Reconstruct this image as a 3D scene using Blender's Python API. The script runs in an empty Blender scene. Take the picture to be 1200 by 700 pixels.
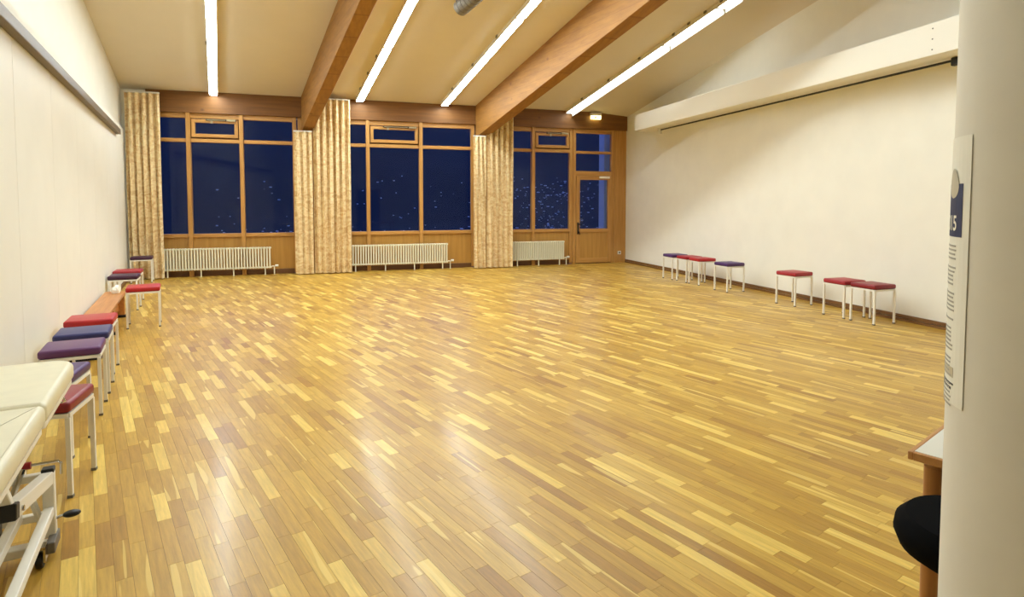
import bpy, bmesh, math, random
from mathutils import Vector, Matrix
random.seed(7)
scene = bpy.context.scene
COL = scene.collection
PI = math.pi
R = math.radians

# ------------------------------------------------------------ camera
cam_data = bpy.data.cameras.new('camera')
cam = bpy.data.objects.new('camera', cam_data); COL.objects.link(cam)
cam.location = (0, 0, 1.42)
cam.rotation_euler = (R(90 - 2.92), 0, R(-17.85))
cam_data.sensor_width = 36.0
cam_data.lens = 21.0
cam_data.shift_y = -0.0628
cam_data.clip_start = 0.05; cam_data.clip_end = 1500
scene.camera = cam

# ------------------------------------------------------------ dusk sky
world = bpy.data.worlds.new('dusk'); scene.world = world; world.use_nodes = True
bg = world.node_tree.nodes['Background']
bg.inputs['Color'].default_value = (0.10, 0.22, 0.95, 1)
bg.inputs['Strength'].default_value = 1.0

scene.view_settings.view_transform = 'Standard'
scene.view_settings.look = 'None'
scene.view_settings.exposure = 0.0
scene.view_settings.gamma = 1.0
scene.view_settings.use_curve_mapping = False
LAMP_COLOUR = (0.86, 0.965, 1.0)
LAMP_POWER = 52.0

# ------------------------------------------------------------ materials
def lin(c):
    return tuple(((v / 255) / 12.92 if v <= 10.3 else ((v / 255 + 0.055) / 1.055) ** 2.4) for v in c) + (1,)

class Mat:
    def __init__(s, name):
        s.m = bpy.data.materials.new(name); s.m.use_nodes = True
        s.t = s.m.node_tree; s.b = s.t.nodes['Principled BSDF']
    def n(s, kind, **kw):
        nd = s.t.nodes.new(kind)
        for k, v in kw.items():
            if k in nd.inputs: nd.inputs[k].default_value = v
            else: setattr(nd, k, v)
        return nd
    def l(s, a, b): s.t.links.new(a, b)

def plain(name, c, rough=0.5, metal=0.0, spec=0.5, noise=0.0, nscale=20, bump=0.0, coat=0.0):
    M = Mat(name); M.b.inputs['Roughness'].default_value = rough
    M.b.inputs['Metallic'].default_value = metal
    M.b.inputs['Specular IOR Level'].default_value = spec
    M.b.inputs['Coat Weight'].default_value = coat
    col = lin(c)
    M.b.inputs['Base Color'].default_value = col
    if noise or bump:
        tc = M.n('ShaderNodeTexCoord')
        nz = M.n('ShaderNodeTexNoise', Scale=nscale, Detail=5.0)
        M.l(tc.outputs['Object'], nz.inputs['Vector'])
        if noise:
            cr = M.n('ShaderNodeValToRGB')
            cr.color_ramp.elements[0].position = 0.3; cr.color_ramp.elements[1].position = 0.7
            cr.color_ramp.elements[0].color = tuple(v * (1 - noise) for v in col[:3]) + (1,)
            cr.color_ramp.elements[1].color = tuple(min(1, v * (1 + noise)) for v in col[:3]) + (1,)
            M.l(nz.outputs['Fac'], cr.inputs['Fac']); M.l(cr.outputs['Color'], M.b.inputs['Base Color'])
        if bump:
            bp = M.n('ShaderNodeBump', Strength=bump, Distance=0.01)
            M.l(nz.outputs['Fac'], bp.inputs['Height']); M.l(bp.outputs['Normal'], M.b.inputs['Normal'])
    return M.m

def wood(name, c_dark, c_light, axis='x', rough=0.4, grain=30.0, knots=0.0, lam=0.0, stretch=0.06):
    M = Mat(name); M.b.inputs['Roughness'].default_value = rough
    tc = M.n('ShaderNodeTexCoord'); mp = M.n('ShaderNodeMapping')
    sc = [1.0, 1.0, 1.0]; sc['xyz'.index(axis)] = stretch
    mp.inputs['Scale'].default_value = sc
    M.l(tc.outputs['Object'], mp.inputs['Vector'])
    nz = M.n('ShaderNodeTexNoise', Scale=grain, Detail=6.0, Roughness=0.6)
    M.l(mp.outputs['Vector'], nz.inputs['Vector'])
    cr = M.n('ShaderNodeValToRGB'); e = cr.color_ramp.elements
    e[0].position = 0.32; e[1].position = 0.72
    e[0].color = lin(c_dark); e[1].color = lin(c_light)
    M.l(nz.outputs['Fac'], cr.inputs['Fac'])
    out = cr.outputs['Color']
    if knots:
        vo = M.n('ShaderNodeTexVoronoi', Scale=2.6)
        mp2 = M.n('ShaderNodeMapping'); s2 = [1.0, 1.0, 1.0]; s2['xyz'.index(axis)] = 0.7
        mp2.inputs['Scale'].default_value = s2
        M.l(tc.outputs['Object'], mp2.inputs['Vector']); M.l(mp2.outputs['Vector'], vo.inputs['Vector'])
        k = M.n('ShaderNodeMapRange'); k.inputs['From Min'].default_value = 0.03; k.inputs['From Max'].default_value = 0.09
        k.inputs['To Min'].default_value = knots; k.inputs['To Max'].default_value = 0.0
        M.l(vo.outputs['Distance'], k.inputs['Value'])
        mx = M.n('ShaderNodeMixRGB'); mx.inputs['Color2'].default_value = lin((78, 38, 14))
        M.l(k.outputs['Result'], mx.inputs['Fac']); M.l(out, mx.inputs['Color1']); out = mx.outputs['Color']
    if lam:
        sx = M.n('ShaderNodeSeparateXYZ'); M.l(tc.outputs['Object'], sx.inputs['Vector'])
        md = M.n('ShaderNodeMath', operation='FRACT'); mu = M.n('ShaderNodeMath', operation='MULTIPLY')
        mu.inputs[1].default_value = 1 / lam
        M.l(sx.outputs['Z'], mu.inputs[0]); M.l(mu.outputs[0], md.inputs[0])
        lt = M.n('ShaderNodeMath', operation='LESS_THAN'); lt.inputs[1].default_value = 0.06
        M.l(md.outputs[0], lt.inputs[0])
        mf = M.n('ShaderNodeMath', operation='MULTIPLY'); mf.inputs[1].default_value = 0.35
        M.l(lt.outputs[0], mf.inputs[0])
        mx = M.n('ShaderNodeMixRGB'); mx.inputs['Color2'].default_value = lin((100, 55, 22))
        M.l(mf.outputs[0], mx.inputs['Fac']); M.l(out, mx.inputs['Color1']); out = mx.outputs['Color']
    M.l(out, M.b.inputs['Base Color'])
    bp = M.n('ShaderNodeBump', Strength=0.08, Distance=0.003)
    M.l(nz.outputs['Fac'], bp.inputs['Height']); M.l(bp.outputs['Normal'], M.b.inputs['Normal'])
    return M.m

PLANK_AZ = R(-17.8)
def parquet_material():
    M = Mat('oak_parquet')
    ge = M.n('ShaderNodeNewGeometry'); at = M.n('ShaderNodeAttribute', attribute_name='tone')
    mp = M.n('ShaderNodeMapping'); mp.inputs['Rotation'].default_value = (0, 0, PLANK_AZ)
    M.l(ge.outputs['Position'], mp.inputs['Vector'])
    # shift the grain from strip to strip
    sh = M.n('ShaderNodeMath', operation='MULTIPLY'); sh.inputs[1].default_value = 57.0
    M.l(at.outputs['Fac'], sh.inputs[0])
    cb = M.n('ShaderNodeCombineXYZ'); M.l(sh.outputs[0], cb.inputs['Z'])
    ad = M.n('ShaderNodeVectorMath', operation='ADD')
    M.l(mp.outputs['Vector'], ad.inputs[0]); M.l(cb.outputs[0], ad.inputs[1])
    st = M.n('ShaderNodeMapping'); st.inputs['Scale'].default_value = (1, 0.07, 1)
    M.l(ad.outputs[0], st.inputs['Vector'])
    grain = M.n('ShaderNodeTexNoise', Scale=70.0, Detail=6.0, Roughness=0.65)
    M.l(st.outputs['Vector'], grain.inputs['Vector'])
    base = M.n('ShaderNodeValToRGB'); e = base.color_ramp.elements
    e[0].position = 0.0; e[0].color = lin((164, 118, 40))
    e[1].position = 1.0; e[1].color = lin((234, 200, 102))
    for p, c in ((0.12, (172, 128, 46)), (0.3, (184, 142, 52)), (0.55, (194, 151, 58)), (0.78, (203, 162, 66)), (0.88, (223, 187, 88))):
        q = base.color_ramp.elements.new(p); q.color = lin(c)
    M.l(at.outputs['Fac'], base.inputs['Fac'])
    gr = M.n('ShaderNodeMapRange'); gr.inputs['From Min'].default_value = 0.3; gr.inputs['From Max'].default_value = 0.7
    gr.inputs['To Min'].default_value = 0.80; gr.inputs['To Max'].default_value = 1.13
    M.l(grain.outputs['Fac'], gr.inputs['Value'])
    mul = M.n('ShaderNodeVectorMath', operation='SCALE')
    M.l(base.outputs['Color'], mul.inputs[0]); M.l(gr.outputs['Result'], mul.inputs['Scale'])
    # pale sapwood streaks running with the grain
    s2 = M.n('ShaderNodeMapping'); s2.inputs['Scale'].default_value = (1, 0.06, 1)
    M.l(ad.outputs[0], s2.inputs['Vector'])
    sap = M.n('ShaderNodeTexNoise', Scale=17.0, Detail=1.5, Roughness=0.4)
    M.l(s2.outputs['Vector'], sap.inputs['Vector'])
    sr = M.n('ShaderNodeMapRange'); sr.inputs['From Min'].default_value = 0.66; sr.inputs['From Max'].default_value = 0.675
    sr.inputs['To Min'].default_value = 0.0; sr.inputs['To Max'].default_value = 0.55
    M.l(sap.outputs['Fac'], sr.inputs['Value'])
    mx = M.n('ShaderNodeMixRGB'); mx.inputs['Color2'].default_value = lin((240, 211, 118))
    M.l(sr.outputs['Result'], mx.inputs['Fac']); M.l(mul.outputs[0], mx.inputs['Color1'])
    # scuffs and slightly worn varnish
    wear = M.n('ShaderNodeTexNoise', Scale=1.1, Detail=4.0)
    M.l(ge.outputs['Position'], wear.inputs['Vector'])
    rr = M.n('ShaderNodeMapRange'); rr.inputs['From Min'].default_value = 0.3; rr.inputs['From Max'].default_value = 0.7
    rr.inputs['To Min'].default_value = 0.31; rr.inputs['To Max'].default_value = 0.44
    M.l(wear.outputs['Fac'], rr.inputs['Value'])
    M.l(mx.outputs['Color'], M.b.inputs['Base Color']); M.l(rr.outputs['Result'], M.b.inputs['Roughness'])
    M.b.inputs['Specular IOR Level'].default_value = 0.36
    M.b.inputs['Coat Weight'].default_value = 0.1; M.b.inputs['Coat Roughness'].default_value = 0.14
    bp = M.n('ShaderNodeBump', Strength=0.05, Distance=0.002)
    M.l(grain.outputs['Fac'], bp.inputs['Height']); M.l(bp.outputs['Normal'], M.b.inputs['Normal'])
    return M.m

def curtain_material():
    M = Mat('curtain_fabric'); M.b.inputs['Roughness'].default_value = 0.85
    M.b.inputs['Specular IOR Level'].default_value = 0.2
    tc = M.n('ShaderNodeTexCoord'); mp = M.n('ShaderNodeMapping'); mp.inputs['Scale'].default_value = (1.6, 1.6, 2.6)
    M.l(tc.outputs['Object'], mp.inputs['Vector'])
    nz = M.n('ShaderNodeTexNoise', Scale=4.0, Detail=5.0, Roughness=0.55, Distortion=1.4)
    M.l(mp.outputs['Vector'], nz.inputs['Vector'])
    cr = M.n('ShaderNodeValToRGB'); e = cr.color_ramp.elements
    e[0].position = 0.36; e[0].color = lin((218, 184, 132)); e[1].position = 0.62; e[1].color = lin((246, 228, 184))
    q = e.new(0.48); q.color = lin((235, 208, 158))
    M.l(nz.outputs['Fac'], cr.inputs['Fac']); M.l(cr.outputs['Color'], M.b.inputs['Base Color'])
    return M.m

def glass_material():
    m = bpy.data.materials.new('window_glass'); m.use_nodes = True; t = m.node_tree
    t.nodes.clear()
    o = t.nodes.new('ShaderNodeOutputMaterial'); mx = t.nodes.new('ShaderNodeMixShader')
    tr = t.nodes.new('ShaderNodeBsdfTransparent'); tr.inputs['Color'].default_value = (0.86, 0.9, 0.92, 1)
    gl = t.nodes.new('ShaderNodeBsdfGlossy'); gl.inputs['Roughness'].default_value = 0.0
    fr = t.nodes.new('ShaderNodeFresnel'); fr.inputs['IOR'].default_value = 1.5
    mu = t.nodes.new('ShaderNodeMath'); mu.operation = 'MULTIPLY'; mu.inputs[1].default_value = 0.33; mu.use_clamp = True
    t.links.new(fr.outputs[0], mu.inputs[0]); t.links.new(mu.outputs[0], mx.inputs['Fac'])
    t.links.new(tr.outputs[0], mx.inputs[1]); t.links.new(gl.outputs[0], mx.inputs[2])
    t.links.new(mx.outputs[0], o.inputs['Surface'])
    return m

def emit(name, c, s):
    m = bpy.data.materials.new(name); m.use_nodes = True
    b = m.node_tree.nodes['Principled BSDF']
    b.inputs['Base Color'].default_value = (0.8, 0.8, 0.8, 1)
    b.inputs['Emission Color'].default_value = tuple(c) + (1,); b.inputs['Emission Strength'].default_value = s
    return m

m_wall = plain('wall_plaster', (240, 237, 224), 0.75, noise=0.02, nscale=3, bump=0.04)
m_partition = plain('painted_panel', (240, 237, 224), 0.5, noise=0.02, nscale=2.5)
m_ceil = plain('ceiling_plaster', (226, 214, 192), 0.9, noise=0.015, nscale=2)
m_duct = plain('white_board', (244, 240, 226), 0.6)
m_rail = plain('taupe_metal_rail', (112, 98, 78), 0.45)
m_column = plain('column_plaster', (228, 222, 206), 0.8, noise=0.025, nscale=9, bump=0.12)
m_floor = parquet_material()
m_sub = plain('dark_joint', (96, 66, 34), 0.9)
m_curtain = curtain_material()
m_glass = glass_material()
m_framewood = wood('window_wood_upright', (176, 126, 60), (202, 152, 82), 'z', 0.4, 26)
m_railwood = wood('window_wood_level', (178, 128, 62), (204, 154, 84), 'x', 0.4, 26)
m_panelwood = wood('panel_wood', (176, 128, 58), (196, 148, 72), 'z', 0.38, 16)
m_lintel = wood('lintel_wood', (106, 66, 22), (134, 88, 32), 'x', 0.62, 18, knots=0.9)
m_beam = wood('glulam_wood', (140, 94, 34), (170, 120, 50), 'y', 0.62, 14, knots=0.5, lam=0.14)
m_benchwood = wood('bench_wood', (176, 108, 46), (206, 142, 72), 'y', 0.35, 30, knots=0.4)
m_skirt = wood('skirting_wood', (112, 76, 40), (142, 102, 58), 'y', 0.5, 30)
m_skirtx = wood('skirting_wood_level', (96, 62, 30), (120, 80, 42), 'x', 0.5, 30)
m_tableedge = wood('beech_edge', (184, 128, 70), (206, 152, 92), 'x', 0.4, 30)
m_tableleg = wood('beech_leg', (160, 106, 54), (186, 130, 74), 'z', 0.4, 30)
m_laminate = plain('white_laminate', (232, 230, 216), 0.35)
m_rad = plain('radiator_enamel', (240, 236, 210), 0.35)
m_steel = plain('cream_steel', (242, 238, 224), 0.35)
m_white = plain('white_plastic', (235, 232, 222), 0.4)
m_black = plain('black_plastic', (14, 14, 15), 0.45)
m_blackfab = plain('black_fabric', (6, 6, 7), 0.95, spec=0.1)
m_chrome = plain('chrome', (200, 200, 200), 0.15, metal=1.0)
m_grey = plain('grey_plastic', (112, 106, 96), 0.5)
m_greyl = plain('light_grey_plastic', (122, 116, 104), 0.5)
m_brass = plain('brushed_metal', (190, 176, 140), 0.3, metal=0.8)
m_redknob = plain('red_plastic', (150, 20, 28), 0.4)
m_red = plain('red_vinyl', (176, 30, 34), 0.42, bump=0.05, nscale=90)
m_darkred = plain('dark_red_vinyl', (134, 20, 32), 0.4, bump=0.05, nscale=90)
m_redr = plain('crimson_vinyl', (158, 30, 40), 0.45, bump=0.05, nscale=90)
m_purple = plain('purple_vinyl', (92, 46, 96), 0.42, bump=0.05, nscale=90)
m_violet = plain('violet_vinyl', (72, 40, 96), 0.42, bump=0.05, nscale=90)
m_darkpurple = plain('dark_purple_vinyl', (62, 24, 52), 0.45, bump=0.05, nscale=90)
m_blue = plain('blue_vinyl', (46, 46, 100), 0.42, bump=0.05, nscale=90)
m_cream = plain('cream_vinyl', (232, 224, 192), 0.38, noise=0.03, nscale=14, bump=0.06)
m_paper = plain('paper', (240, 236, 220), 0.7)
m_navy = plain('navy_print', (22, 34, 78), 0.6)
m_emblem = plain('beige_print', (196, 186, 160), 0.6)
m_ink = plain('ink', (70, 70, 72), 0.7)
m_inkl = plain('pale_ink', (170, 165, 150), 0.7)
m_outwall = plain('outdoor_render', (226, 228, 232), 0.85)
m_ground = plain('night_ground', (20, 22, 25), 0.95, noise=0.4, nscale=0.05)
m_lamp = emit('lamp_diffuser', LAMP_COLOUR, LAMP_POWER)
m_lampdim = emit('dimmed_lamp_diffuser', LAMP_COLOUR, LAMP_POWER * .33)
m_town = emit('town_light', (0.35, 0.5, 1.0), 0.045)
m_exit = emit('exit_panel', (1.0, 0.92, 0.35), 6.0)
m_green = plain('exit_green', (10, 60, 30), 0.5)

# ------------------------------------------------------------ mesh helpers
class MB:
    def __init__(s): s.v = []; s.f = []
    def add(s, vs, fs):
        o = len(s.v); s.v += [tuple(v) for v in vs]; s.f += [tuple(i + o for i in f) for f in fs]; return s
    def box(s, x0, x1, y0, y1, z0, z1):
        return s.hexa([(x0, y0, z0), (x1, y0, z0), (x1, y1, z0), (x0, y1, z0)], [(x0, y0, z1), (x1, y0, z1), (x1, y1, z1), (x0, y1, z1)])
    def hexa(s, lo, hi):
        n = len(lo); fs = [tuple(range(n))[::-1], tuple(range(n, 2 * n))]
        fs += [(i, (i + 1) % n, n + (i + 1) % n, n + i) for i in range(n)]
        return s.add(list(lo) + list(hi), fs)
    def prism(s, pts, z0, z1):
        return s.hexa([(x, y, z0) for x, y in pts], [(x, y, z1) for x, y in pts])
    def bar(s, a, b, w, h, up=(0, 0, 1)):
        a, b = Vector(a), Vector(b); d = (b - a).normalized(); u = Vector(up)
        if abs(d.dot(u)) > 0.98: u = Vector((0, 1, 0))
        x = d.cross(u).normalized() * w / 2; y = x.cross(d).normalized() * h / 2
        q = lambda p: [p - x - y, p + x - y, p + x + y, p - x + y]
        return s.hexa(q(a), q(b))
    def tube(s, pts, r, n=10):
        pts = [Vector(p) for p in pts]; rings = []
        up = Vector((0, 0, 1))
        for i, p in enumerate(pts):
            d = (pts[min(i + 1, len(pts) - 1)] - pts[max(i - 1, 0)]).normalized()
            u = up if abs(d.dot(up)) < 0.95 else Vector((0, 1, 0))
            x = d.cross(u).normalized(); y = x.cross(d)
            rr = r[i] if isinstance(r, (list, tuple)) else r
            rings.append([p + x * rr * math.cos(2 * PI * k / n) + y * rr * math.sin(2 * PI * k / n) for k in range(n)])
        vs = [v for rg in rings for v in rg]; fs = []
        for i in range(len(pts) - 1):
            for k in range(n):
                a = i * n + k; b = i * n + (k + 1) % n
                fs.append((a, b, b + n, a + n))
        fs += [tuple(range(n))[::-1], tuple(range(len(vs) - n, len(vs)))]
        return s.add(vs, fs)
    def lathe(s, prof, c=(0, 0, 0), n=32):
        vs = []; fs = []
        for r, z in prof:
            vs += [(c[0] + r * math.cos(2 * PI * k / n), c[1] + r * math.sin(2 * PI * k / n), c[2] + z) for k in range(n)]
        for i in range(len(prof) - 1):
            for k in range(n):
                a = i * n + k; b = i * n + (k + 1) % n
                fs.append((a, b, b + n, a + n))
        fs += [tuple(range(n))[::-1], tuple(range(len(vs) - n, len(vs)))]
        return s.add(vs, fs)
    def build(s, name, mat, parent=None, bevel=0.0, seg=2, smooth=False, M=None):
        me = bpy.data.meshes.new(name)
        me.from_pydata([tuple(v) for v in s.v], [], s.f); me.validate()
        bm = bmesh.new(); bm.from_mesh(me)
        bmesh.ops.recalc_face_normals(bm, faces=bm.faces)
        if bevel:
            ed = [e for e in bm.edges if e.is_manifold and e.calc_face_angle(0) > 0.5]
            bmesh.ops.bevel(bm, geom=ed, offset=bevel, segments=seg, affect='EDGES', profile=0.5)
        if smooth:
            for f in bm.faces: f.smooth = True
        bm.to_mesh(me); bm.free()
        if smooth:
            try: me.set_sharp_from_angle(angle=R(40))
            except Exception: pass
        me.materials.append(mat)
        o = bpy.data.objects.new(name, me); COL.objects.link(o)
        if parent: o.parent = parent
        if M: o.matrix_local = M
        return o

def tag(o, label=None, cat=None, group=None, kind=None):
    if label: o['label'] = label
    if cat: o['category'] = cat
    if group: o['group'] = group
    if kind: o['kind'] = kind
    return o
def empty(name, loc=(0, 0, 0), rz=0.0):
    o = bpy.data.objects.new(name, None); COL.objects.link(o)
    o.location = loc; o.rotation_euler = (0, 0, rz); o.empty_display_size = 0.1
    return o
def box(name, mat, parent, x0, x1, y0, y1, z0, z1, bevel=0.0, **k):
    return MB().box(x0, x1, y0, y1, z0, z1).build(name, mat, parent, bevel=bevel, **k)

# ------------------------------------------------------------ room outline
YW = 12.95                                  # face of the window wall
def x_low(y): return -3.40 + 0.1835 * (YW - y) if y > 3.0 else -3.40 + 0.1835 * (YW - 3.0)
def x_up(y): return -3.50 + 0.1352 * (YW - y) if y > 3.0 else -3.50 + 0.1352 * (YW - 3.0)
def x_right(y): return 7.07 - 0.0454 * (YW - y)
def z_ceil(y): return 3.57 + 0.226 * (YW - y)
def z_cove(y): return 3.50 + 0.134 * (YW - y)
YB = -3.0

# ---- floor: sub floor and oak strips
floor = MB().prism([(x_up(YB) - .3, YB - .3), (7.4, YB - .3), (7.4, 13.3), (-3.9, 13.3), (x_up(3) - .3, 3.0)], -0.08, -0.004).build('floor', m_sub)
tag(floor, 'oak strip parquet floor of the empty exercise room', 'floor', kind='structure')

def clip(poly, a, b, c):                    # keep a*x+b*y <= c
    out = []
    for i in range(len(poly)):
        p, q = poly[i], poly[(i + 1) % len(poly)]
        dp = a * p[0] + b * p[1] - c; dq = a * q[0] + b * q[1] - c
        if dp <= 0: out.append(p)
        if (dp < 0 < dq) or (dq < 0 < dp):
            t = dp / (dp - dq); out.append((p[0] + (q[0] - p[0]) * t, p[1] + (q[1] - p[1]) * t))
    return out
du = Vector((math.sin(PLANK_AZ), math.cos(PLANK_AZ))); de = Vector((math.cos(PLANK_AZ), -math.sin(PLANK_AZ)))
cam_f = Vector((math.sin(R(17.85)), math.cos(R(17.85)))); cam_r = Vector((cam_f.y, -cam_f.x))
W = 0.057; GAP = 0.0005
strips = []
rows = int(24 / W)
for i in range(-rows // 2, rows):
    e0 = i * W
    t = -9 + random.random() * 0.4
    while t < 17:
        L = random.choice((0.24, 0.3, 0.34, 0.38, 0.42, 0.48)) + random.uniform(-.02, .02)
        cx = de * (e0 + W / 2) + du * (t + L / 2)
        if YB - .3 < cx.y < 13.2 and x_up(cx.y) - .3 < cx.x < 7.3:
            poly = [tuple(de * (e0 + a) + du * (t + b)) for a, b in ((GAP, GAP), (W - GAP, GAP), (W - GAP, L - GAP), (GAP, L - GAP))]
            poly = clip(poly, 1, -0.0454, 7.07 - 0.0454 * YW - 0.002)
            if poly and cx.y > 2.9: poly = clip(poly, -1, -0.1835, 3.46 - 0.1835 * YW)
            if poly and cx.y <= 3.2: poly = clip(poly, -1, 0, -x_low(0) + .06)
            if poly: poly = clip(poly, 0, 1, 13.04)
            if poly: poly = clip(poly, 0, -1, -YB)
            if len(poly) >= 3:
                r = random.random()
                tone = random.uniform(.2, .78) if r < .74 else (random.uniform(.0, .25) if r < .84 else random.uniform(.74, 1.0))
                f = cx.dot(cam_f); s = cx.dot(cam_r)
                seen = f > 1.9 and abs(s / f) < .86 and 274.7 + 700 * (1.42 / f - math.tan(R(2.92))) / (1 + 1.42 / f * math.tan(R(2.92))) < 712
                strips.append((f if seen else 99 + f, poly, tone))
        t += L
strips.sort(key=lambda q: q[0])
def strip_mesh(name, items):
    vs = []; fs = []; tn = []
    for poly, tone in items:
        n = len(poly); o = len(vs)
        vs += [(x, y, -0.003) for x, y in poly] + [(x, y, 0.0) for x, y in poly]
        tn += [tone] * (2 * n)
        fs.append(tuple(o + n + k for k in range(n)))
        fs += [(o + k, o + (k + 1) % n, o + n + (k + 1) % n, o + n + k) for k in range(n)]
    me = bpy.data.meshes.new(name); me.from_pydata(vs, [], fs)
    at = me.attributes.new('tone', 'FLOAT', 'POINT'); at.data.foreach_set('value', tn)
    me.update()
    bm = bmesh.new(); bm.from_mesh(me); bmesh.ops.recalc_face_normals(bm, faces=bm.faces)
    bm.to_mesh(me); bm.free()
    # strips are open underneath, so make sure the tops look up
    for p in me.polygons:
        if abs(p.normal.z) > .9 and p.normal.z < 0: p.flip()
    me.materials.append(m_floor)
    o = bpy.data.objects.new(name, me); COL.objects.link(o); o.parent = floor
    return o
for q in strips[:300]: strip_mesh('plank', [(q[1], q[2])])
strip_mesh('parquet', [(q[1], q[2]) for q in strips[300:]])['kind'] = 'stuff'

# ---- walls
def slant_wall(name, pts_in, pts_out, ztop, z0=0.0):
    m = MB()
    for i in range(len(pts_in) - 1):
        a, b, c, d = pts_in[i], pts_in[i + 1], pts_out[i + 1], pts_out[i]
        lo = [(p[0], p[1], z0) for p in (a, b, c, d)]
        hi = [(p[0], p[1], ztop(p[1])) for p in (a, b, c, d)]
        m.hexa(lo, hi)
    return m
ys = (13.3, 3.0, YB)
wl = slant_wall('', [(x_low(y) - .055, y) for y in ys], [(x_up(y) - .3, y) for y in ys], lambda y: 2.80)
wl.hexa(*[[(x, y, z) for x, y in ((x_up(13.3), 13.3), (x_up(3), 3.0), (x_up(3) - .3, 3.0), (x_up(13.3) - .3, 13.3))] for z in (2.80,)] * 1,
        [(x, y, z_ceil(y) + .05) for x, y in ((x_up(13.3), 13.3), (x_up(3), 3.0), (x_up(3) - .3, 3.0), (x_up(13.3) - .3, 13.3))])
wl.hexa([(x, y, 2.80) for x, y in ((x_up(3), 3.0), (x_up(3), YB), (x_up(3) - .3, YB), (x_up(3) - .3, 3.0))],
        [(x, y, z_ceil(y) + .05) for x, y in ((x_up(3), 3.0), (x_up(3), YB), (x_up(3) - .3, YB), (x_up(3) - .3, 3.0))])
wall_left = tag(wl.build('wall_left', m_wall), 'cream plastered left wall with a panelled lower partition', 'wall', kind='structure')
nrm = Vector((1, 0.1835, 0)).normalized(); tng = Vector((0.1835, -1, 0)).normalized()   # along the partition towards the viewer
def on_part(y, off, z): p = Vector((x_low(y), y, z)) + nrm * off; return p
seams = [10.9, 9.58, 8.38, 7.18, 5.98, 4.78, 3.58, 3.02]
for a, b in zip(seams, seams[1:]):
    g = 0.003
    lo = [on_part(a - g, -.056, .03), on_part(b + g, -.056, .03), on_part(b + g, 0, .03), on_part(a - g, 0, .03)]
    hi = [Vector((p.x, p.y, 2.515)) for p in lo]
    MB().hexa(lo, hi).build('partition_panel', m_partition, wall_left, bevel=.002, seg=1)
lo = [on_part(10.95, -.05, 2.515), on_part(3.02, -.05, 2.515), on_part(3.02, .06, 2.515), on_part(10.95, .06, 2.515)]
MB().hexa(lo, [Vector((p.x, p.y, 2.60)) for p in lo]).build('top_rail', m_rail, wall_left, bevel=.006)
lo = [on_part(12.9, -.055, 0.0), on_part(10.93, -.055, 0.0), on_part(10.93, -.035, 0.0), on_part(12.9, -.035, 0.0)]
bl = MB().hexa(lo, [Vector((p.x, p.y, .07)) for p in lo]).build('baseboard_left', m_skirt)
tag(bl, 'brown skirting board at the foot of the left wall behind the far stool', 'baseboard', kind='structure')

ys2 = (13.3, 6.0, YB)
wr = slant_wall('', [(x_right(y), y) for y in ys2], [(x_right(y) + .25, y) for y in ys2], lambda y: z_cove(y) + .06)
wall_right = tag(wr.build('wall_right', m_wall), 'plain cream plastered right wall behind the seven stools', 'wall', kind='structure')
mb = MB()
for z0, z1, t in ((.0, .028, .022), (.034, .078, .018)):
    lo = [(x_right(YW) , YW - .01, z0), (x_right(YB + .05), YB + .05, z0), (x_right(YB + .05) - t, YB + .05, z0), (x_right(YW) - t, YW - .01, z0)]
    mb.hexa(lo, [(p[0], p[1], z1) for p in lo])
tag(mb.build('baseboard_right', m_skirt), 'dark brown wooden skirting board along the right wall', 'baseboard', kind='structure')
wb = MB().hexa([(x_up(YB) - .3, YB - .25, 0), (x_right(YB) + .25, YB - .25, 0), (x_right(YB) + .25, YB, 0), (x_up(YB) - .3, YB, 0)],
               [(x_up(YB) - .3, YB - .25, 7.3), (x_right(YB) + .25, YB - .25, z_cove(YB) + .1), (x_right(YB) + .25, YB, z_cove(YB) + .1), (x_up(YB) - .3, YB, 7.3)])
tag(wb.build('wall_back', m_wall), 'cream wall behind the viewpoint seen as a reflection in the windows', 'wall', kind='structure')
d2 = empty('door_2', (2.2, YB, 0)); tag(d2, 'dark doorway mirrored in the middle window', 'door', kind='structure')
box('door_leaf', plain('dark_door', (70, 58, 48), .5), d2, -.48, .48, 0, .04, 0.01, 2.05)
fr = MB(); fr.box(-.56, -.49, 0, .06, 0, 2.12); fr.box(.49, .56, 0, .06, 0, 2.12); fr.box(-.49, .49, 0, .06, 2.06, 2.12)
fr.build('door_frame', m_framewood, d2)

# ---- ceiling with a lowered strip along the right wall
ysc = [13.3 - k * .55 for k in range(30)]
vs = []; fs = []; NC = 12
for y in ysc:
    xw = x_right(y); w = max(.2, 1.36 - .188 * (YW - y)); x5 = xw - w
    row = [(x_up(y) - .3, z_ceil(y))]
    for k in range(NC):                     # eases down from the lamp row to the top of the wall
        u = k / (NC - 1); e = u * u * (1.6 - .6 * u)
        row.append((x5 + w * u, z_ceil(y) + (z_cove(y) - z_ceil(y)) * e))
    row.append((xw + .25, z_cove(y)))
    vs += [(x, y, z) for x, z in row] + [(x, y, z + .2) for x, z in row]
n1 = NC + 2
for i in range(len(ysc) - 1):
    a = i * 2 * n1; b = a + 2 * n1
    for k in range(n1 - 1):
        fs += [(a + k, a + k + 1, b + k + 1, b + k), (a + n1 + k, b + n1 + k, b + n1 + 1 + k, a + n1 + 1 + k)]
    fs += [(a, b, b + n1, a + n1), (a + n1 - 1, a + 2 * n1 - 1, b + 2 * n1 - 1, b + n1 - 1)]
for a in (0, (len(ysc) - 1) * 2 * n1):
    for k in range(n1 - 1): fs.append((a + k, a + n1 + k, a + n1 + 1 + k, a + 1 + k))
tag(MB().add(vs, fs).build('ceiling', m_ceil, smooth=True), 'sloping warm white ceiling rising towards the viewer', 'ceiling', kind='structure')

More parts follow.
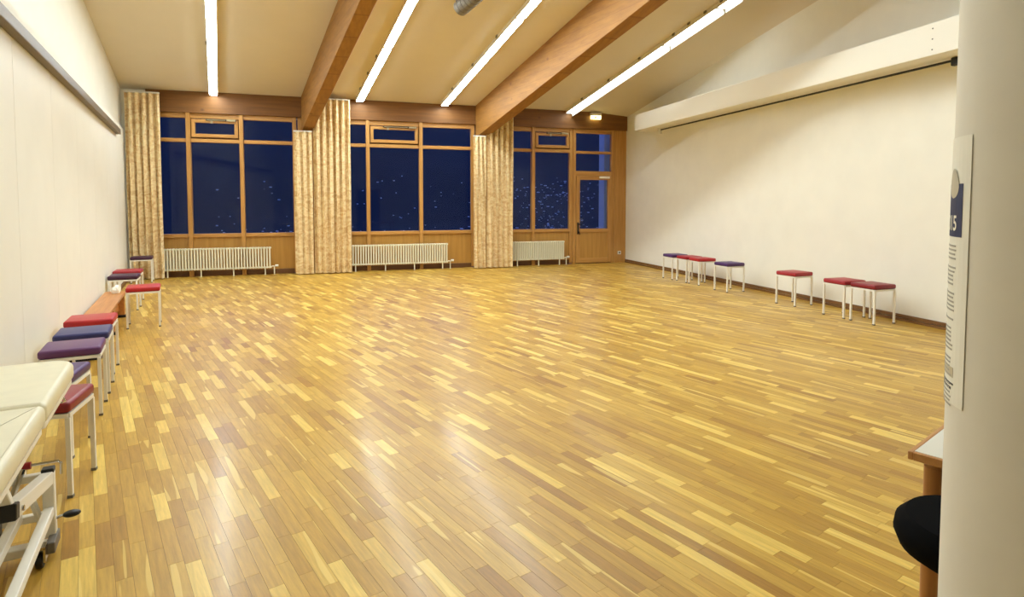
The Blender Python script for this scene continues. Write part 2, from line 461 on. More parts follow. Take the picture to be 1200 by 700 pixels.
# ---- window wall
far = MB()
far.box(-3.75, -3.10, YW, 13.3, 0, 3.62)
far.box(-.40, .50, 13.0, 13.3, 0, 3.62); far.box(3.32, 3.95, 13.0, 13.3, 0, 3.62)
far.box(7.05, 7.45, YW, 13.3, 0, 3.62)
far.box(-3.10, 7.05, 13.06, 13.3, 3.16, 3.62)
tag(far.build('wall_far', m_wall), 'far wall between and above the dark windows', 'wall', kind='structure')
for i, (a, b, lab) in enumerate(((-3.08, .02, 'knotty brown timber lintel above the left window'), (.08, 3.60, 'knotty brown timber lintel above the middle window'), (3.66, 7.06, 'knotty brown timber lintel above the right window and door'))):
    tag(box('trim_%d' % (i + 1), m_lintel, None, a, b, 12.90, 13.05, 3.17, 3.575), lab, 'lintel', kind='structure')
tag(box('trim_4', m_framewood, None, 6.76, 7.06, 12.94, 13.05, 0, 3.17), 'wide timber post between the glazed door and the right wall', 'post', kind='structure')
tag(box('trim_5', m_framewood, None, -.40, .50, 12.96, 13.0, 0, 3.17), 'timber cladding behind the middle curtains', 'cladding', kind='structure')
tag(box('trim_6', m_framewood, None, 3.32, 3.95, 12.96, 13.0, 0, 3.17), 'timber cladding behind the right curtains', 'cladding', kind='structure')

Z_SILL0, Z_SILL1, Z_TR0, Z_TR1, Z_TOP0, Z_TOP1 = .765, .835, 2.61, 2.68, 3.075, 3.17
def window(n, x0, x1, mull, casement, label):
    w = empty('window_%d' % n, (0, 13.0, 0)); tag(w, label, 'window', kind='structure')
    P = lambda name, mat, a, b, y0, y1, c, d, par=w, bevel=.004: box(name, mat, par, a, b, y0, y1, c, d, bevel=bevel, seg=1)
    edges = [x0] + mull + [x1]
    P('frame_post', m_framewood, x0, x0 + .08, -.05, .05, .02, 3.17)
    P('frame_post', m_framewood, x1 - .08, x1, -.05, .05, .02, 3.17)
    for m in mull: P('mullion', m_framewood, m - .038, m + .038, -.09, .05, .0, 3.17)
    for i in range(len(edges) - 1):
        a = edges[i] + (.08 if i == 0 else .038); b = edges[i + 1] - (.08 if i == len(edges) - 2 else .038)
        P('sill_rail', m_railwood, a, b, -.06, .05, Z_SILL0, Z_SILL1)
        P('transom', m_railwood, a, b, -.055, .05, Z_TR0, Z_TR1)
        P('head_rail', m_railwood, a, b, -.045, .05, Z_TOP0, Z_TOP1)
        P('lower_panel', m_panelwood, a, b, -.015, .03, .10, Z_SILL0, bevel=0)
        P('plinth', m_skirtx, a, b, -.03, .03, .0, .10)
        P('pane', m_glass, a, b, .018, .024, Z_SILL1, Z_TR0, bevel=0)
        if i == casement:
            c = P('casement', m_railwood, a + .02, b - .02, -.065, .01, Z_TR1 + .03, Z_TR1 + .03 + .065)
            P('stile', m_framewood, a + .02, a + .085, -.065, .01, Z_TR1 + .095, Z_TOP0 - .085, c)
            P('stile', m_framewood, b - .085, b - .02, -.065, .01, Z_TR1 + .095, Z_TOP0 - .085, c)
            P('top_stile', m_railwood, a + .02, b - .02, -.065, .01, Z_TOP0 - .085, Z_TOP0 - .02, c)
            P('pane', m_glass, a + .085, b - .085, -.02, -.014, Z_TR1 + .095, Z_TOP0 - .085, c, bevel=0)
            op = P('window_opener', m_black, a + .28, b - .05, -.085, -.066, Z_TOP0 - .045, Z_TOP0 - .015, bevel=.002)
            P('motor', m_brass, b - .22, b - .06, -.115, -.0855, Z_TOP0 - .05, Z_TOP0 - .01, op)
            P('rod', m_brass, a + .30, b - .24, -.096, -.0855, Z_TOP0 - .036, Z_TOP0 - .024, op, bevel=0)
            P('bracket', m_brass, a + .36, a + .40, -.10, -.066, Z_TOP0 - .10, Z_TOP0 - .048, op)
            P('rebate', m_lintel, a, b, .012, .05, Z_TR1, Z_TR1 + .05, bevel=0)
            P('rebate', m_lintel, a, a + .05, .012, .05, Z_TR1 + .05, Z_TOP0, bevel=0)
            P('rebate', m_lintel, b - .05, b, .012, .05, Z_TR1 + .05, Z_TOP0, bevel=0)
        else:
            P('pane', m_glass, a, b, .018, .024, Z_TR1, Z_TOP0, bevel=0)
    return w
window(1, -3.10, -.42, [-2.385, -1.445], 1, 'left timber window of three lights behind the longest radiator')
window(2, .50, 3.30, [.985, 2.10], 1, 'middle timber window of three lights between the two beams')
w3 = window(3, 3.95, 5.665, [4.68], 1, 'right timber window of two lights next to the glazed door')

# door with two transom lights above it
d = empty('door_1', (0, 13.0, 0)); tag(d, 'glazed timber door to the outside with a black lever handle', 'door', kind='structure')
D = lambda name, mat, a, b, y0, y1, c, e, par=d, bevel=.004: box(name, mat, par, a, b, y0, y1, c, e, bevel=bevel, seg=1)
D('frame_post', m_framewood, 5.67, 5.745, -.06, .05, 0, 3.17); D('frame_post', m_framewood, 6.67, 6.755, -.06, .05, 0, 3.17)
D('head_rail', m_railwood, 5.745, 6.67, -.045, .05, Z_TOP0, Z_TOP1)
D('transom', m_railwood, 5.745, 6.67, -.055, .05, 2.60, 2.66); D('transom', m_railwood, 5.745, 6.67, -.06, .05, 2.08, 2.19)
D('pane', m_glass, 5.745, 6.67, .018, .024, 2.66, Z_TOP0, bevel=0); D('pane', m_glass, 5.745, 6.67, .018, .024, 2.19, 2.60, bevel=0)
leaf = empty('door_leaf', (0, 0, 0)); leaf.parent = d
D('stile', m_framewood, 5.75, 5.845, -.075, .0, .02, 2.075, leaf); D('stile', m_framewood, 6.575, 6.665, -.075, .0, .02, 2.075, leaf)
D('top_rail', m_railwood, 5.845, 6.575, -.075, .0, 1.985, 2.075, leaf); D('middle_rail', m_railwood, 5.845, 6.575, -.08, .0, .745, .83, leaf)
D('bottom_rail', m_railwood, 5.845, 6.575, -.075, .0, .02, .13, leaf)
D('lower_panel', m_panelwood, 5.845, 6.575, -.055, -.01, .13, .745, leaf, bevel=0)
D('pane', m_glass, 5.845, 6.575, -.035, -.028, .83, 1.985, leaf, bevel=0)
h = MB(); h.box(5.775, 5.815, -.09, -.0755, .70, .98); h.tube([(5.795, -.09, .94), (5.795, -.13, .94), (5.91, -.135, .94)], .012)
h.tube([(5.795, -.09, .80), (5.80, -.13, .76), (5.83, -.12, .70)], .012)
h.build('door_handle', m_black, leaf, bevel=.002)
MB().tube([(5.88 + .035 * math.cos(a), -.084, 1.03 + .035 * math.sin(a)) for a in [k * PI / 6 for k in range(13)]], .004, 6).build('key_ring', m_chrome, leaf)
D('door_closer', m_white, 6.34, 6.60, -.115, -.0755, 2.02, 2.07, leaf)
D('threshold', m_skirtx, 5.745, 6.67, -.06, .05, 0, .018)

# ---- outside: pale wing wall, ground falling away, hillside with town lights
MB().box(6.81, 9.5, 13.6, 13.9, -.4, 3.75).build('outdoor_wall', m_outwall)
tag(bpy.data.objects['outdoor_wall'], 'pale outdoor wall lit blue by dusk behind the door glass', 'wall')
nx, ny = 26, 26; gv = []; gf = []
for j in range(ny):
    t = j / (ny - 1); y = 13.35 + 700 * t ** 2
    for i in range(nx):
        x = (i / (nx - 1) - .45) * (60 + y * 2.6)
        z = -.35 - 15 * min(1, (y - 13) / 130) + max(0, y - 240) * .27
        z += math.sin(x * .021 + 1) * 7 * min(1, y / 300) + math.sin(x * .05 + y * .03) * 2 * min(1, y / 200)
        gv.append((x, y, z))
for j in range(ny - 1):
    for i in range(nx - 1):
        a = j * nx + i; gf.append((a, a + 1, a + nx + 1, a + nx))
tag(MB().add(gv, gf).build('hillside', m_ground, smooth=True), 'dark hillside beyond the windows at night', 'hillside', kind='structure')
tl = MB()
for k in range(800):
    y = random.uniform(90, 330); x = random.choice((random.uniform(-.15, .30), random.gauss(.42, .06), random.gauss(.40, .05))) * y
    z = -.35 - 15 * min(1, (y - 13) / 130) + max(0, y - 240) * .27 + random.uniform(1, 9)
    s = y * random.uniform(.0003, .0009)
    tl.box(x - s * random.uniform(1, 5), x + s, y, y + s, z, z + s * 1.6)
tag(tl.build('town_lights', m_town), 'scattered faint lights of the town below the horizon', 'lights', kind='stuff')

# ------------------------------------------------------------ timber beams
def beam(x_end, wd, label):
    dx = .172; y0, y1 = YB, 12.895
    m = MB()
    lo = []; hi = []
    for y, s in ((y1, 0), (y1, 1), (y0, 1), (y0, 0)):
        x = x_end + dx * (YW - y) + s * wd
        lo.append((x, y, z_ceil(y) - .70)); hi.append((x, y, z_ceil(y) + .0))
    o = m.hexa(lo, hi).build('roof_beam', m_beam, bevel=.006, seg=1)
    tag(o, label, 'beam')
beam(-.33, .21, 'left laminated timber roof beam ending above the middle curtains')
beam(3.30, .25, 'right laminated timber roof beam ending above the right curtains')

# ------------------------------------------------------------ ceiling lights
def strip_light(xe, slope, y0, y1, label, lamp=m_lamp):
    """one continuous surface fitting from y0 (far) to y1 (near)"""
    X = lambda y: xe + slope * (YW - y)
    root = empty('ceiling_light', (X(y0), y0, z_ceil(y0)))
    tag(root, label, 'ceiling light', 'fluorescent strip lights on the ceiling')
    o = Vector(root.location)
    def run(name, w, top, bot, mat, ya, yb, off=0):
        n = max(1, int(abs(ya - yb) / 1.0)); m = MB()
        for k in range(n):
            a = ya + (yb - ya) * k / n; b = ya + (yb - ya) * (k + 1) / n
            lo = [Vector((X(y) + s + off, y, z_ceil(y) - bot)) - o for y, s in ((a, -w / 2), (a, w / 2), (b, w / 2), (b, -w / 2))]
            hi = [Vector((p.x, p.y, p.z + bot - top)) for p in lo]
            m.hexa(lo, hi)
        return m.build(name, mat, root)
    run('housing', .15, .0, .078, m_white, y0, y1)
    run('diffuser', .13, .0785, .084, lamp, y0 - .02, y1 + .02)
    for y in (y0, y1 + .0):
        if lamp is m_lampdim: run('added_light_shield', .006, .0, .15, m_white, y0, y1, off=.082)  # added lip, keeps direct lamp light off the wall above the duct
    run('end_cap', .154, -.001, .087, m_white, y + (.02 if y == y0 else -.001), y + (.001 if y == y0 else -.02))
    for f in (.2, .5, .8):
        y = y0 + (y1 - y0) * f
        run('clip', .02, .0, .035, m_greyl, y, y - .05, off=-.086)
strip_light(-1.93, .148, 12.86, 3.0, 'long strip light above the left window, leftmost of the four rows')
strip_light(.80, .137, 12.80, 10.45, 'far short strip light just right of the left beam')
strip_light(.80, .137, 10.42, 3.0, 'near strip light of the row just right of the left beam')
strip_light(2.57, .134, 12.80, 9.15, 'far strip light just left of the right beam')
strip_light(2.57, .134, 9.12, 3.0, 'near strip light of the row just left of the right beam')
strip_light(5.51, .143, 12.86, 9.56, 'far strip light of the row right of the right beam', m_lampdim)
strip_light(5.51, .143, 9.53, 8.28, 'short middle strip light of the row right of the right beam', m_lampdim)
strip_light(5.51, .143, 8.25, 7.9, 'near strip light of the row right of the right beam', m_lampdim)

# grey ceiling loudspeaker
sp = empty('ceiling_speaker', (2.15, 8.60, 4.40))
sp.rotation_euler = (R(-12), 0, R(20)); sp.scale = (.9, .9, .9)
tag(sp, 'grey ribbed loudspeaker hung under the ceiling between two strip lights', 'speaker')
m = MB(); m.tube([(0, .36, 0), (0, .34, 0), (0, -.34, 0), (0, -.36, 0)], [.09, .13, .13, .09], 20); m.build('body', m_greyl, sp, smooth=True)
for k in range(6):
    MB().tube([(0, .26 - k * .1, 0), (0, .235 - k * .1, 0)], .136, 20).build('rib', m_grey, sp)
m = MB(); m.box(-.11, -.04, -.30, .30, -.02, .11); m.build('side_channel', m_grey, sp, bevel=.01)
m = MB(); m.box(-.02, .02, -.03, .03, .1, .20); m.build('bracket', m_grey, sp)

# ------------------------------------------------------------ boxed duct and screen bar on right wall
def along_right(y, off, z): return (x_right(y) - off, y, z)
du_r = empty('boxed_duct', along_right(11.55, 0, 2.99))
tag(du_r, 'long white boxed duct fixed high along the right wall', 'duct')
o = Vector(du_r.location)
lo = [Vector(along_right(11.55, .0, 2.99)) - o, Vector(along_right(.2, .0, 2.99)) - o, Vector(along_right(.2, .5, 2.99)) - o, Vector(along_right(11.55, .5, 2.99)) - o]
MB().hexa(lo, [Vector((p.x, p.y, p.z + .34)) for p in lo]).build('casing', m_duct, du_r, bevel=.004, seg=1)
for z in (3.05, 3.16, 3.27):
    p = Vector(along_right(4.74, .5, z)) - o
    MB().tube([p + Vector((.004, 0, 0)), p - Vector((.004, 0, 0))], .008, 8).build('screw', m_grey, du_r)
sb = empty('hanging_rail', along_right(11.0, .2, 2.95)); tag(sb, 'thin dark rail hung under the boxed duct on the right wall', 'rail')
o = Vector(sb.location); A = Vector(along_right(10.95, .2, 2.955)) - o; B = Vector(along_right(4.7, .2, 2.955)) - o
MB().bar(A, B, .02, .022).build('bar', m_black, sb)
MB().box(-.03, .03, -.05, .03, -.075, .035).build('end_bracket', m_white, sb, bevel=.004)
MB().box(B.x - .03, B.x + .03, B.y - .04, B.y + .04, B.z - .06, B.z + .03).build('end_cap', m_black, sb, bevel=.012)

# ------------------------------------------------------------ curtains
def curtain(x0, x1, z0, z1, folds, yc, label, amp=.05, taper=0.0, seed=1):
    rnd = random.Random(seed)
    o = empty('curtain', ((x0 + x1) / 2, yc, 0)); o.name = 'curtain'
    bpy.data.objects.remove(o)
    n = folds * 14; nz = 16; vs = []; fs = []
    ph = [rnd.uniform(-.35, .35) for _ in range(folds + 2)]; am = [rnd.uniform(.6, 1.15) for _ in range(folds + 2)]
    ln = [rnd.uniform(-.6, .6) for _ in range(folds + 2)]
    cx = (x0 + x1) / 2
    for j in range(nz + 1):
        v = j / nz
        for i in range(n + 1):
            u = i / n; k = u * folds; fi = int(min(k, folds - 1e-6)); fr_ = k - fi
            a = am[fi] * (1 - fr_) + am[fi + 1] * fr_; p = ph[fi] * (1 - fr_) + ph[fi + 1] * fr_
            l = ln[fi] * (1 - fr_) + ln[fi + 1] * fr_
            open_ = 1 - .35 * max(0, (v - .9) / .1)
            yy = amp * a * open_ * math.sin(2 * PI * k + p + l * (1 - v) * 1.3) + .012 * math.sin(6 * PI * k + 9 * v)
            xx = x0 + (x1 - x0) * u + .018 * math.sin(4 * PI * k + p + 3 * v) * (1 - abs(2 * u - 1) ** 6)
            xx = cx + (xx - cx) * (1 + taper * (1 - v))
            vs.append((xx - cx, yy, z0 + (z1 - z0) * v))
    m_ = n + 1
    for j in range(nz):
        for i in range(n):
            a = j * m_ + i; fs.append((a, a + 1, a + m_ + 1, a + m_))
    nb = len(vs); vs2 = [(x, y + .006, z) for x, y, z in vs]
    f2 = [tuple(nb + q for q in f[::-1]) for f in fs]
    rim = []
    for j in range(nz):
        for i in (0, n):
            a = j * m_ + i; rim.append((a, a + m_, nb + a + m_, nb + a))
    for i in range(n):
        for j in (0, nz):
            a = j * m_ + i; rim.append((a, nb + a, nb + a + 1, a + 1))
    ob = MB().add(vs + vs2, fs + f2 + rim).build('curtain', m_curtain, smooth=True)
    ob.location = (cx, yc, 0)
    tag(ob, label, 'curtain', 'patterned curtains at the windows')
    hd = MB().box(x0 - cx, x1 - cx, -.022, .022, z1 + .002, z1 + .028).build('curtain_rail', m_white, ob)
curtain(-3.37, -2.80, .02, 3.46, 5, 12.68, 'patterned cream curtain in the left corner beside the longest radiator', .055, seed=3)
curtain(-.47, -.12, .02, 2.84, 3, 12.62, 'narrow low curtain below the left beam, left half of the middle pair', .042, seed=5)
curtain(-.10, .62, .02, 3.50, 6, 12.64, 'tall wide curtain reaching the ceiling, right half of the middle pair', .065, seed=6)
curtain(3.19, 3.47, .02, 2.87, 3, 12.62, 'narrow low curtain below the right beam, left half of the right pair', .045, seed=8)
curtain(3.49, 4.10, .02, 3.50, 5, 12.64, 'tall curtain just left of the smallest radiator', .06, seed=9)

# ------------------------------------------------------------ radiators
def radiator(x0, x1, n, label):
    r = empty('radiator', (x0, 12.83, 0)); tag(r, label, 'radiator', 'cream column radiators below the windows')
    Lr = x1 - x0; p = Lr / n
    fm = MB()
    for yy in (-.028, .028): fm.box(.008, .03, yy - .012, yy + .012, .15, .545)
    fm.box(.004, .036, -.04, .04, .135, .17); fm.box(.004, .036, -.04, .04, .525, .56)
    f0 = fm.build('fin', m_rad, r, bevel=.004, seg=1)
    for k in range(n):
        f = f0 if k == 0 else f0.copy()
        if k: COL.objects.link(f); f.parent = r
        f.location = (k * p, 0, 0); f.scale = (p / .046, 1, 1)
    for a, z in ((0, .152), (0, .542)): MB().box(.0, Lr, -.016, .016, z - .012, z + .012).build('header_pipe', m_rad, r)
    nb = max(2, int(Lr / .55))
    for k in range(nb + 1):
        xb = .12 + (Lr - .24) * k / nb
        MB().box(xb - .01, xb + .01, -.012, .012, 0, .1395).build('foot', m_rad, r)
    v = MB().tube([(Lr, 0, .17), (Lr + .05, 0, .17)], .012, 8); v.tube([(Lr + .05, 0, .17), (Lr + .05, 0, .0)], .011, 8)
    v = v.build('valve', m_rad, r)
    MB().tube([(Lr + .065, 0, .18), (Lr + .125, 0, .18)], .024, 12).build('thermostat', m_white, v)
radiator(-2.90, -.93, 38, 'longest cream radiator, under the left window')
radiator(.58, 2.66, 40, 'cream radiator under the middle window')
radiator(4.14, 5.41, 24, 'shortest cream radiator, left of the glazed door')

# wall socket, exit lamp
s = box('wall_socket', m_white, None, 6.85, 6.93, 12.915, 12.938, .20, .28, bevel=.004)
tag(s, 'small white socket low on the timber post by the door', 'socket')
MB().tube([(6.89, 12.914, .24), (6.89, 12.919, .24)], .024, 14).build('recess', m_greyl, s)
ex = empty('exit_sign', (6.20, 12.86, 3.50)); tag(ex, 'small glowing escape sign lamp on the lintel above the door', 'exit sign')
box('housing', m_white, ex, -.13, .13, -.06, .035, -.02, .045, bevel=.004)
box('lit_panel', m_exit, ex, -.12, .12, -.045, .01, -.10, -.022)
g = MB(); g.box(-.04, -.015, -.049, -.046, -.09, -.035); g.box(-.015, .02, -.049, -.046, -.07, -.055); g.tube([(-.005, -.046, -.035), (-.005, -.049, -.035)], .011, 10)
g.box(.0, .015, -.049, -.046, -.09, -.045)
g.build('pictogram', m_green, ex)

# ------------------------------------------------------------ stools
def make_stool():
    r = empty('stool')
    w = .17
    MB().box(-w, w, -w, w, .415, .47).build('seat', m_red, r, bevel=.018, seg=4, smooth=True)
    f = MB(); q = .158
    for a, b in (((-q, -q), (q, -q)), ((q, -q), (q, q)), ((q, q), (-q, q)), ((-q, q), (-q, -q))):
        f.bar((a[0], a[1], .404), (b[0], b[1], .404), .02, .02)
    f.build('frame', m_steel, r)
    l0 = MB().box(-.010, .010, -.010, .010, .012, .393).build('leg', m_steel, r)
    c0 = MB().box(-.012, .012, -.012, .012, 0, .014).build('foot_cap', m_grey, l0)
    l0.location = (-q, -q, 0)
    for x, y in ((q, -q), (q, q), (-q, q)):
        l = l0.copy(); COL.objects.link(l); l.parent = r; l.location = (x, y, 0)
        c = c0.copy(); COL.objects.link(c); c.parent = l
    return r
def dup(root):
    r = root.copy(); COL.objects.link(r)
    for ch in list(root.children):
        c = ch.copy(); COL.objects.link(c); c.parent = r
        for g in ch.children:
            d_ = g.copy(); COL.objects.link(d_); d_.parent = c
    return r
GL, GR = 'padded stools along the left wall', 'padded stools along the right wall'
stools = [
 (-1.325, 3.50, .0, m_darkred, GL, 'dark red stool nearest the viewer, beside the cream treatment couch'),
 (-1.50, 4.02, .02, m_violet, GL, 'violet stool half hidden behind the head of the cream couch'),
 (-1.605, 4.73, .20, m_purple, GL, 'purple stool with a plum sheen, directly in front of the blue stool'),
 (-1.71, 5.25, .20, m_blue, GL, 'navy blue stool, the only blue one, along the left wall'),
 (-1.84, 5.83, .17, m_red, GL, 'bright red stool in front of the near end of the wooden bench'),
 (-1.965, 7.90, .20, m_red, GL, 'bright red stool standing out into the room beside the far end of the bench'),
 (-2.51, 9.20, .13, m_darkpurple, GL, 'dark purple stool just behind the far end of the bench'),
 (-2.64, 9.86, .13, m_redr, GL, 'crimson stool mostly hidden behind a dark purple stool on the left'),
 (-3.075, 12.32, .16, m_darkpurple, GL, 'small looking dark purple stool in the far left corner before the curtain'),
 (6.41, 9.80, -.03, m_violet, GR, 'violet stool farthest away along the right wall'),
 (6.42, 9.36, -.04, m_redr, GR, 'red stool between the farthest violet stool and another red one'),
 (6.41, 8.965, -.06, m_red, GR, 'bright red stool overlapping another red one, third from the far end on the right'),
 (6.34, 8.14, .01, m_violet, GR, 'violet stool standing alone at the right wall'),
 (6.36, 6.76, .10, m_redr, GR, 'red stool standing alone at the middle of the right wall'),
 (6.30, 5.86, -.02, m_redr, GR, 'red stool just behind the nearest dark red stool on the right'),
 (6.30, 5.45, .02, m_darkred, GR, 'dark red stool nearest the viewer at the right wall'),
]
proto = make_stool()
for i, (x, y, rz, mt, g, lab) in enumerate(stools):
    o = proto if i == 0 else dup(proto)
    o.location = (x, y, 0); o.rotation_euler = (0, 0, rz)
    tag(o, lab, 'stool', g)
    for ch in o.children:
        if ch.name.startswith('seat'):
            ch.material_slots[0].link = 'OBJECT'; ch.material_slots[0].material = mt

# ------------------------------------------------------------ wooden bench
b = empty('gym_bench', (-2.245, 7.42, 0), R(10.4))
tag(b, 'long low wooden bench lying along the left wall between the stools', 'bench')
box('seat_board', m_benchwood, b, -.115, .115, -1.36, 1.36, .275, .305, bevel=.008)
box('lower_beam', m_benchwood, b, -.045, .045, -1.25, 1.25, .08, .16, bevel=.008)
for yy in (-1.15, 0, 1.15):
    l = box('leg', m_benchwood, b, -.11, .11, yy - .025, yy + .025, .03, .2745, bevel=.004)
    box('foot_pad', m_black, l, -.12, .12, yy - .035, yy + .035, 0, .032, bevel=.004)
# crumpled white cloth on the far end of the bench
bm = bmesh.new(); bmesh.ops.create_icosphere(bm, subdivisions=3, radius=.062)
for v in bm.verts:
    k = 1 + .28 * math.sin(v.co.x * 60) * math.cos(v.co.y * 47) + random.uniform(-.05, .05)
    v.co = Vector((v.co.x * k * .8, v.co.y * k * 1.2, max(-.038, v.co.z * k * .9)))
me = bpy.data.meshes.new('white_cloth'); bm.to_mesh(me); bm.free(); me.materials.append(m_paper)
cl = bpy.data.objects.new('white_cloth', me); COL.objects.link(cl); cl.location = (-2.43, 8.56, .344)
tag(cl, 'crumpled white cloth on the far end of the wooden bench', 'cloth')

# ------------------------------------------------------------ treatment couch
YAW_T = math.atan2(.196, .981)
t = empty('treatment_couch', (-1.07, 2.85, 0), YAW_T)
tag(t, 'cream padded treatment couch on a white steel lifting frame with castors', 'couch')
def pad(name, y0, y1, round_far):
    pts = []
    x0, x1, rr = -.455, .068, .10 if round_far else .02
    rn = .02
    def arc(cx, cy, r_, a0, a1): return [(cx + r_ * math.cos(a0 + (a1 - a0) * k / 8), cy + r_ * math.sin(a0 + (a1 - a0) * k / 8)) for k in range(9)]
    pts += arc(x1 - rn, y0 + rn, rn, -PI / 2, 0); pts += arc(x1 - rr, y1 - rr, rr, 0, PI / 2)
    pts += arc(x0 + rr, y1 - rr, rr, PI / 2, PI); pts += arc(x0 + rn, y0 + rn, rn, PI, 1.5 * PI)
    o_ = MB().prism(pts, .645, .72).build(name, m_cream, t, bevel=.022, seg=4, smooth=True)
    MB().prism([(x * .96 - .005, y0 + (y - y0) * .98 + .005) for x, y in pts], .627, .644).build('base_board', m_steel, o_)
pad('head_pad', -.405, .31, True)
pad('body_pad', -1.72, -.412, False)
def tb(name, a, b_, w=.04, hgt=.04, mat=m_steel, par=None, bevel=.003):
    return MB().bar(a, b_, w, hgt).build(name, mat, par or t, bevel=bevel, seg=1)
for sx in (0.0, -.36):
    post = tb('frame_post', (sx, .0, .06), (sx, .0, .325), .04, .04)
    tb('end_cap', (sx, .0, .326), (sx, .0, .345), .042, .042, m_black, post)
    link = tb('lift_link', (sx - .001 + (-.0 if sx == 0 else .0), -.03, .31), (sx, -.60, .44), .042, .05)
    tb('end_cap', (sx, -.601, .4402), (sx, -.645, .4502), .044, .052, m_black, link)
    MB().tube([(sx + .0215, -.57, .43), (sx + .028, -.57, .43)], .009, 10).build('bolt', m_chrome, link)
for sx in (.0, -.10):
    tb('lift_arm', (sx + (.0 if sx == 0 else .0), -.022, .17), (sx, -1.75, .17), .034, .036)
tb('brace', (-.06, .0, .24), (-.02, -.02, .10), .02, .02)
tb('cross_bar', (-.40, .035, .30), (-.02, .035, .30), .03, .03)
tb('cross_bar', (-.40, .02, .14), (-.02, .02, .14), .03, .03)
tb('base_rail', (-.42, -.06, .05), (.01, -.06, .05), .05, .035)
tb('corner_pad', (.012, -.095, .05), (.012, .03, .05), .03, .045, m_grey)
tb('base_rail', (-.36, -.09, .06), (-.36, -1.6, .06), .05, .035)
tb('base_rail', (-.42, -1.55, .05), (.01, -1.55, .05), .05, .035)
for px_, py_ in ((-.015, -.13), (-.40, -.13), (-.015, -1.62), (-.40, -1.62)):
    c = empty('castor', (px_, py_, 0)); c.parent = t
    MB().tube([(-.012, 0, .032), (.012, 0, .032)], .032, 20).build('wheel', m_black, c, bevel=.003, seg=1)
    f = MB(); f.box(-.022, -.015, -.03, .02, .03, .085); f.box(.015, .022, -.03, .02, .03, .085); f.box(-.022, .022, -.03, .02, .08, .09)
    f.tube([(-.02, 0, .032), (.02, 0, .032)], .006, 8)
    f.build('fork', m_chrome, c)
rod = MB().tube([(-.36, .06, .345), (.025, .06, .345), (.034, .06, .335), (.034, .055, .29)], .006, 8).build('brake_rod', m_chrome, t, smooth=True)
MB().tube([(-.095, .06, .345), (-.065, .06, .345)], .015, 12).build('red_knob', m_redknob, rod)
st = MB().tube([(-.09, .04, .34), (-.13, -.04, .20)], .012, 8).build('gas_strut', m_chrome, t)
kb = MB().tube([(.02, .0, .13), (.045, .0, .135)], .006, 8).build('pedal_arm', m_chrome, t)
bm = bmesh.new(); bmesh.ops.create_uvsphere(bm, u_segments=16, v_segments=10, radius=1)
for v in bm.verts: v.co = Vector((v.co.x * .032 + .072, v.co.y * .02, v.co.z * .014 + .135))
for f in bm.faces: f.smooth = True
me = bpy.data.meshes.new('knob'); bm.to_mesh(me); bm.free(); me.materials.append(m_black)
k_ = bpy.data.objects.new('knob', me); COL.objects.link(k_); k_.parent = kb
mot = MB().tube([(-.17, -.05, .10), (-.17, -.05, .21)], .028, 14).build('lift_motor', m_grey, t, bevel=.004)
for sx in (-.36, 0):
    tb('upper_rail', (sx - .04, .22, .61), (sx - .04, -1.6, .61), .03, .03)
    tb('upper_post', (sx - .0, -.62, .45), (sx - .04, -.62, .60), .03, .03)
tb('head_support', (-.40, .1, .585), (-.04, .1, .585), .03, .02)
MB().tube([(.03, .03, .62), (.05, .02, .60), (.052, .09, .585), (.03, .12, .62)], .004, 6).build('wire_loop', m_chrome, t)

# ------------------------------------------------------------ round column and its poster
CX, CY_, CR = 1.094, .567, .18
col_ = empty('round_column', (CX, CY_, 0)); tag(col_, 'thick round white plastered column at the right edge of the picture', 'column')
MB().lathe([(CR, 0), (CR, z_ceil(CY_) - .06)], n=96).build('shaft', m_column, col_, smooth=True)
TH0 = math.atan2(.8125, -.583) + R(29.3)
def on_col(s, z, off): a = TH0 - s / CR; return (CR + off) * math.cos(a), (CR + off) * math.sin(a), z
def curved(name, s0, s1, z0, z1, off, mat, par, th=.0004, n=24):
    m = MB(); k = max(1, int(n * (s1 - s0) / .297))
    for i in range(k):
        a = s0 + (s1 - s0) * i / k; b_ = s0 + (s1 - s0) * (i + 1) / k
        m.add([on_col(a, z0, off), on_col(b_, z0, off), on_col(b_, z1, off), on_col(a, z1, off),
               on_col(a, z0, off + th), on_col(b_, z0, off + th), on_col(b_, z1, off + th), on_col(a, z1, off + th)],
              [(0, 1, 2, 3), (4, 7, 6, 5), (0, 4, 5, 1), (3, 2, 6, 7)] + ([(0, 3, 7, 4)] if i == 0 else []) + ([(1, 5, 6, 2)] if i == k - 1 else []))
    return m
po = empty('poster', (CX, CY_, 0)); tag(po, 'white paper notice with a navy block wrapped round the column', 'poster')
pz = curved('', 0, .297, 1.104, 1.524, .0012, m_paper, po).build('sheet', m_paper, po, smooth=True)
curved('', .0185, .279, 1.368, 1.451, .0018, m_navy, po).build('navy_block', m_navy, po, smooth=True)
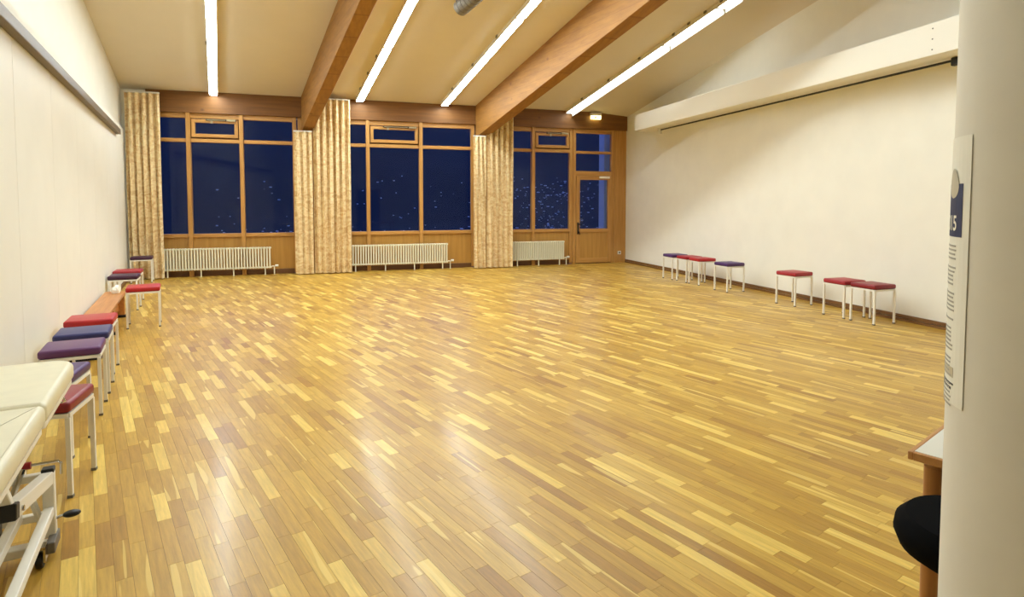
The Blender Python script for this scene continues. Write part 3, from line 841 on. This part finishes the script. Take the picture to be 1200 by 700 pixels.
# emblem: pointed oval over the top of the block
vs = [on_col(.054, 1.452, .0026)]; n = 24
for k in range(n):
    a = 2 * PI * k / n; vs.append(on_col(.054 + .022 * math.cos(a) * (1 - .25 * math.sin(a)), 1.452 + .0235 * math.sin(a), .0026))
MB().add(vs, [(0, 1 + k, 1 + (k + 1) % n) for k in range(n)]).build('emblem', m_emblem, po)
def col_text(txt, s_right, z, size, mat, name):
    cu = bpy.data.curves.new('t', 'FONT'); cu.body = txt; cu.size = size; cu.align_x = 'RIGHT'; cu.offset = size * .02
    to = bpy.data.objects.new('t', cu); COL.objects.link(to)
    dg = bpy.context.evaluated_depsgraph_get(); me_ = bpy.data.meshes.new_from_object(to.evaluated_get(dg))
    bpy.data.objects.remove(to)
    for v in me_.vertices:
        x, y, z_ = on_col(s_right - v.co.x, z + v.co.y, .0027); v.co = (x, y, z_)
    me_.materials.clear(); me_.materials.append(mat); me_.name = name
    o_ = bpy.data.objects.new(name, me_); COL.objects.link(o_); o_.parent = po
    return o_
col_text('2015', .0345, 1.3785, .033, m_paper, 'year_lettering')
tx = MB(); rnd = random.Random(4)
z = 1.352
for grp in (4, 5, 5, 1, 6, 5, 6):
    for k in range(grp):
        s0 = .034 + rnd.uniform(0, .012); s1 = .262
        q = curved('', s0, s1, z, z + .0028, .0018, m_ink, po, n=40); tx.add(q.v, q.f)
        z -= .0066
    z -= .008
tx.build('text_lines', m_inkl, po)['kind'] = 'stuff'
curved('', .03, .27, 1.146, 1.162, .0018, m_emblem, po).build('grey_box', m_emblem, po)
q = curved('', .028, .2, 1.134, 1.137, .0018, m_ink, po); q2 = curved('', .036, .25, 1.126, 1.130, .0018, m_ink, po); q.add(q2.v, q2.f)
q.build('footer_line', m_ink, po)

# ------------------------------------------------------------ table and black stool behind the column
e1 = Vector((.93, .37)).normalized()
tb_ = empty('table', (1.622, 1.272, 0), math.atan2(e1.y, e1.x))
tag(tb_, 'white topped table with beech edge and round legs behind the column', 'table')
box('top_surface', m_laminate, tb_, .014, 1.186, -.586, -.014, .676, .7005)
ed = MB(); ed.box(0, 1.2, -.0135, 0, .676, .70); ed.box(0, 1.2, -.6, -.5865, .676, .70); ed.box(0, .0135, -.5865, -.0135, .676, .70); ed.box(1.1865, 1.2, -.5865, -.0135, .676, .70)
ed.build('edge_band', m_tableedge, tb_, bevel=.002, seg=1)
for x, y in ((.055, -.05), (1.145, -.05), (.055, -.55), (1.145, -.55)):
    MB().lathe([(.021, 0), (.023, .01), (.023, .655)], (x, y, 0), 20).build('leg', m_tableleg, tb_, smooth=True)
ap = MB(); ap.box(.08, 1.12, -.06, -.045, .62, .675); ap.box(.08, 1.12, -.555, -.54, .62, .675); ap.box(.05, .065, -.52, -.08, .62, .675); ap.box(1.135, 1.15, -.52, -.08, .62, .675)
ap.build('apron', m_tableedge, tb_)
bs = empty('swivel_stool', (1.548, 1.03, 0)); tag(bs, 'black round swivel stool half hidden by the column', 'stool')
MB().lathe([(.05, .515), (.13, .52), (.16, .54), (.172, .57), (.168, .598), (.145, .622), (.05, .63)], n=40).build('cushion', m_blackfab, bs, smooth=True)
MB().lathe([(.014, .12), (.014, .514)], n=14).build('gas_column', m_black, bs)
for k in range(5):
    a = 2 * PI * k / 5 + .3
    l = MB().bar((.0, 0, .10), (.20 * math.cos(a), .20 * math.sin(a), .07), .035, .025).build('foot', m_black, bs)
    MB().tube([(.19 * math.cos(a) - .012, .19 * math.sin(a), .028), (.19 * math.cos(a) + .012, .19 * math.sin(a), .028)], .028, 14).build('wheel', m_black, l)
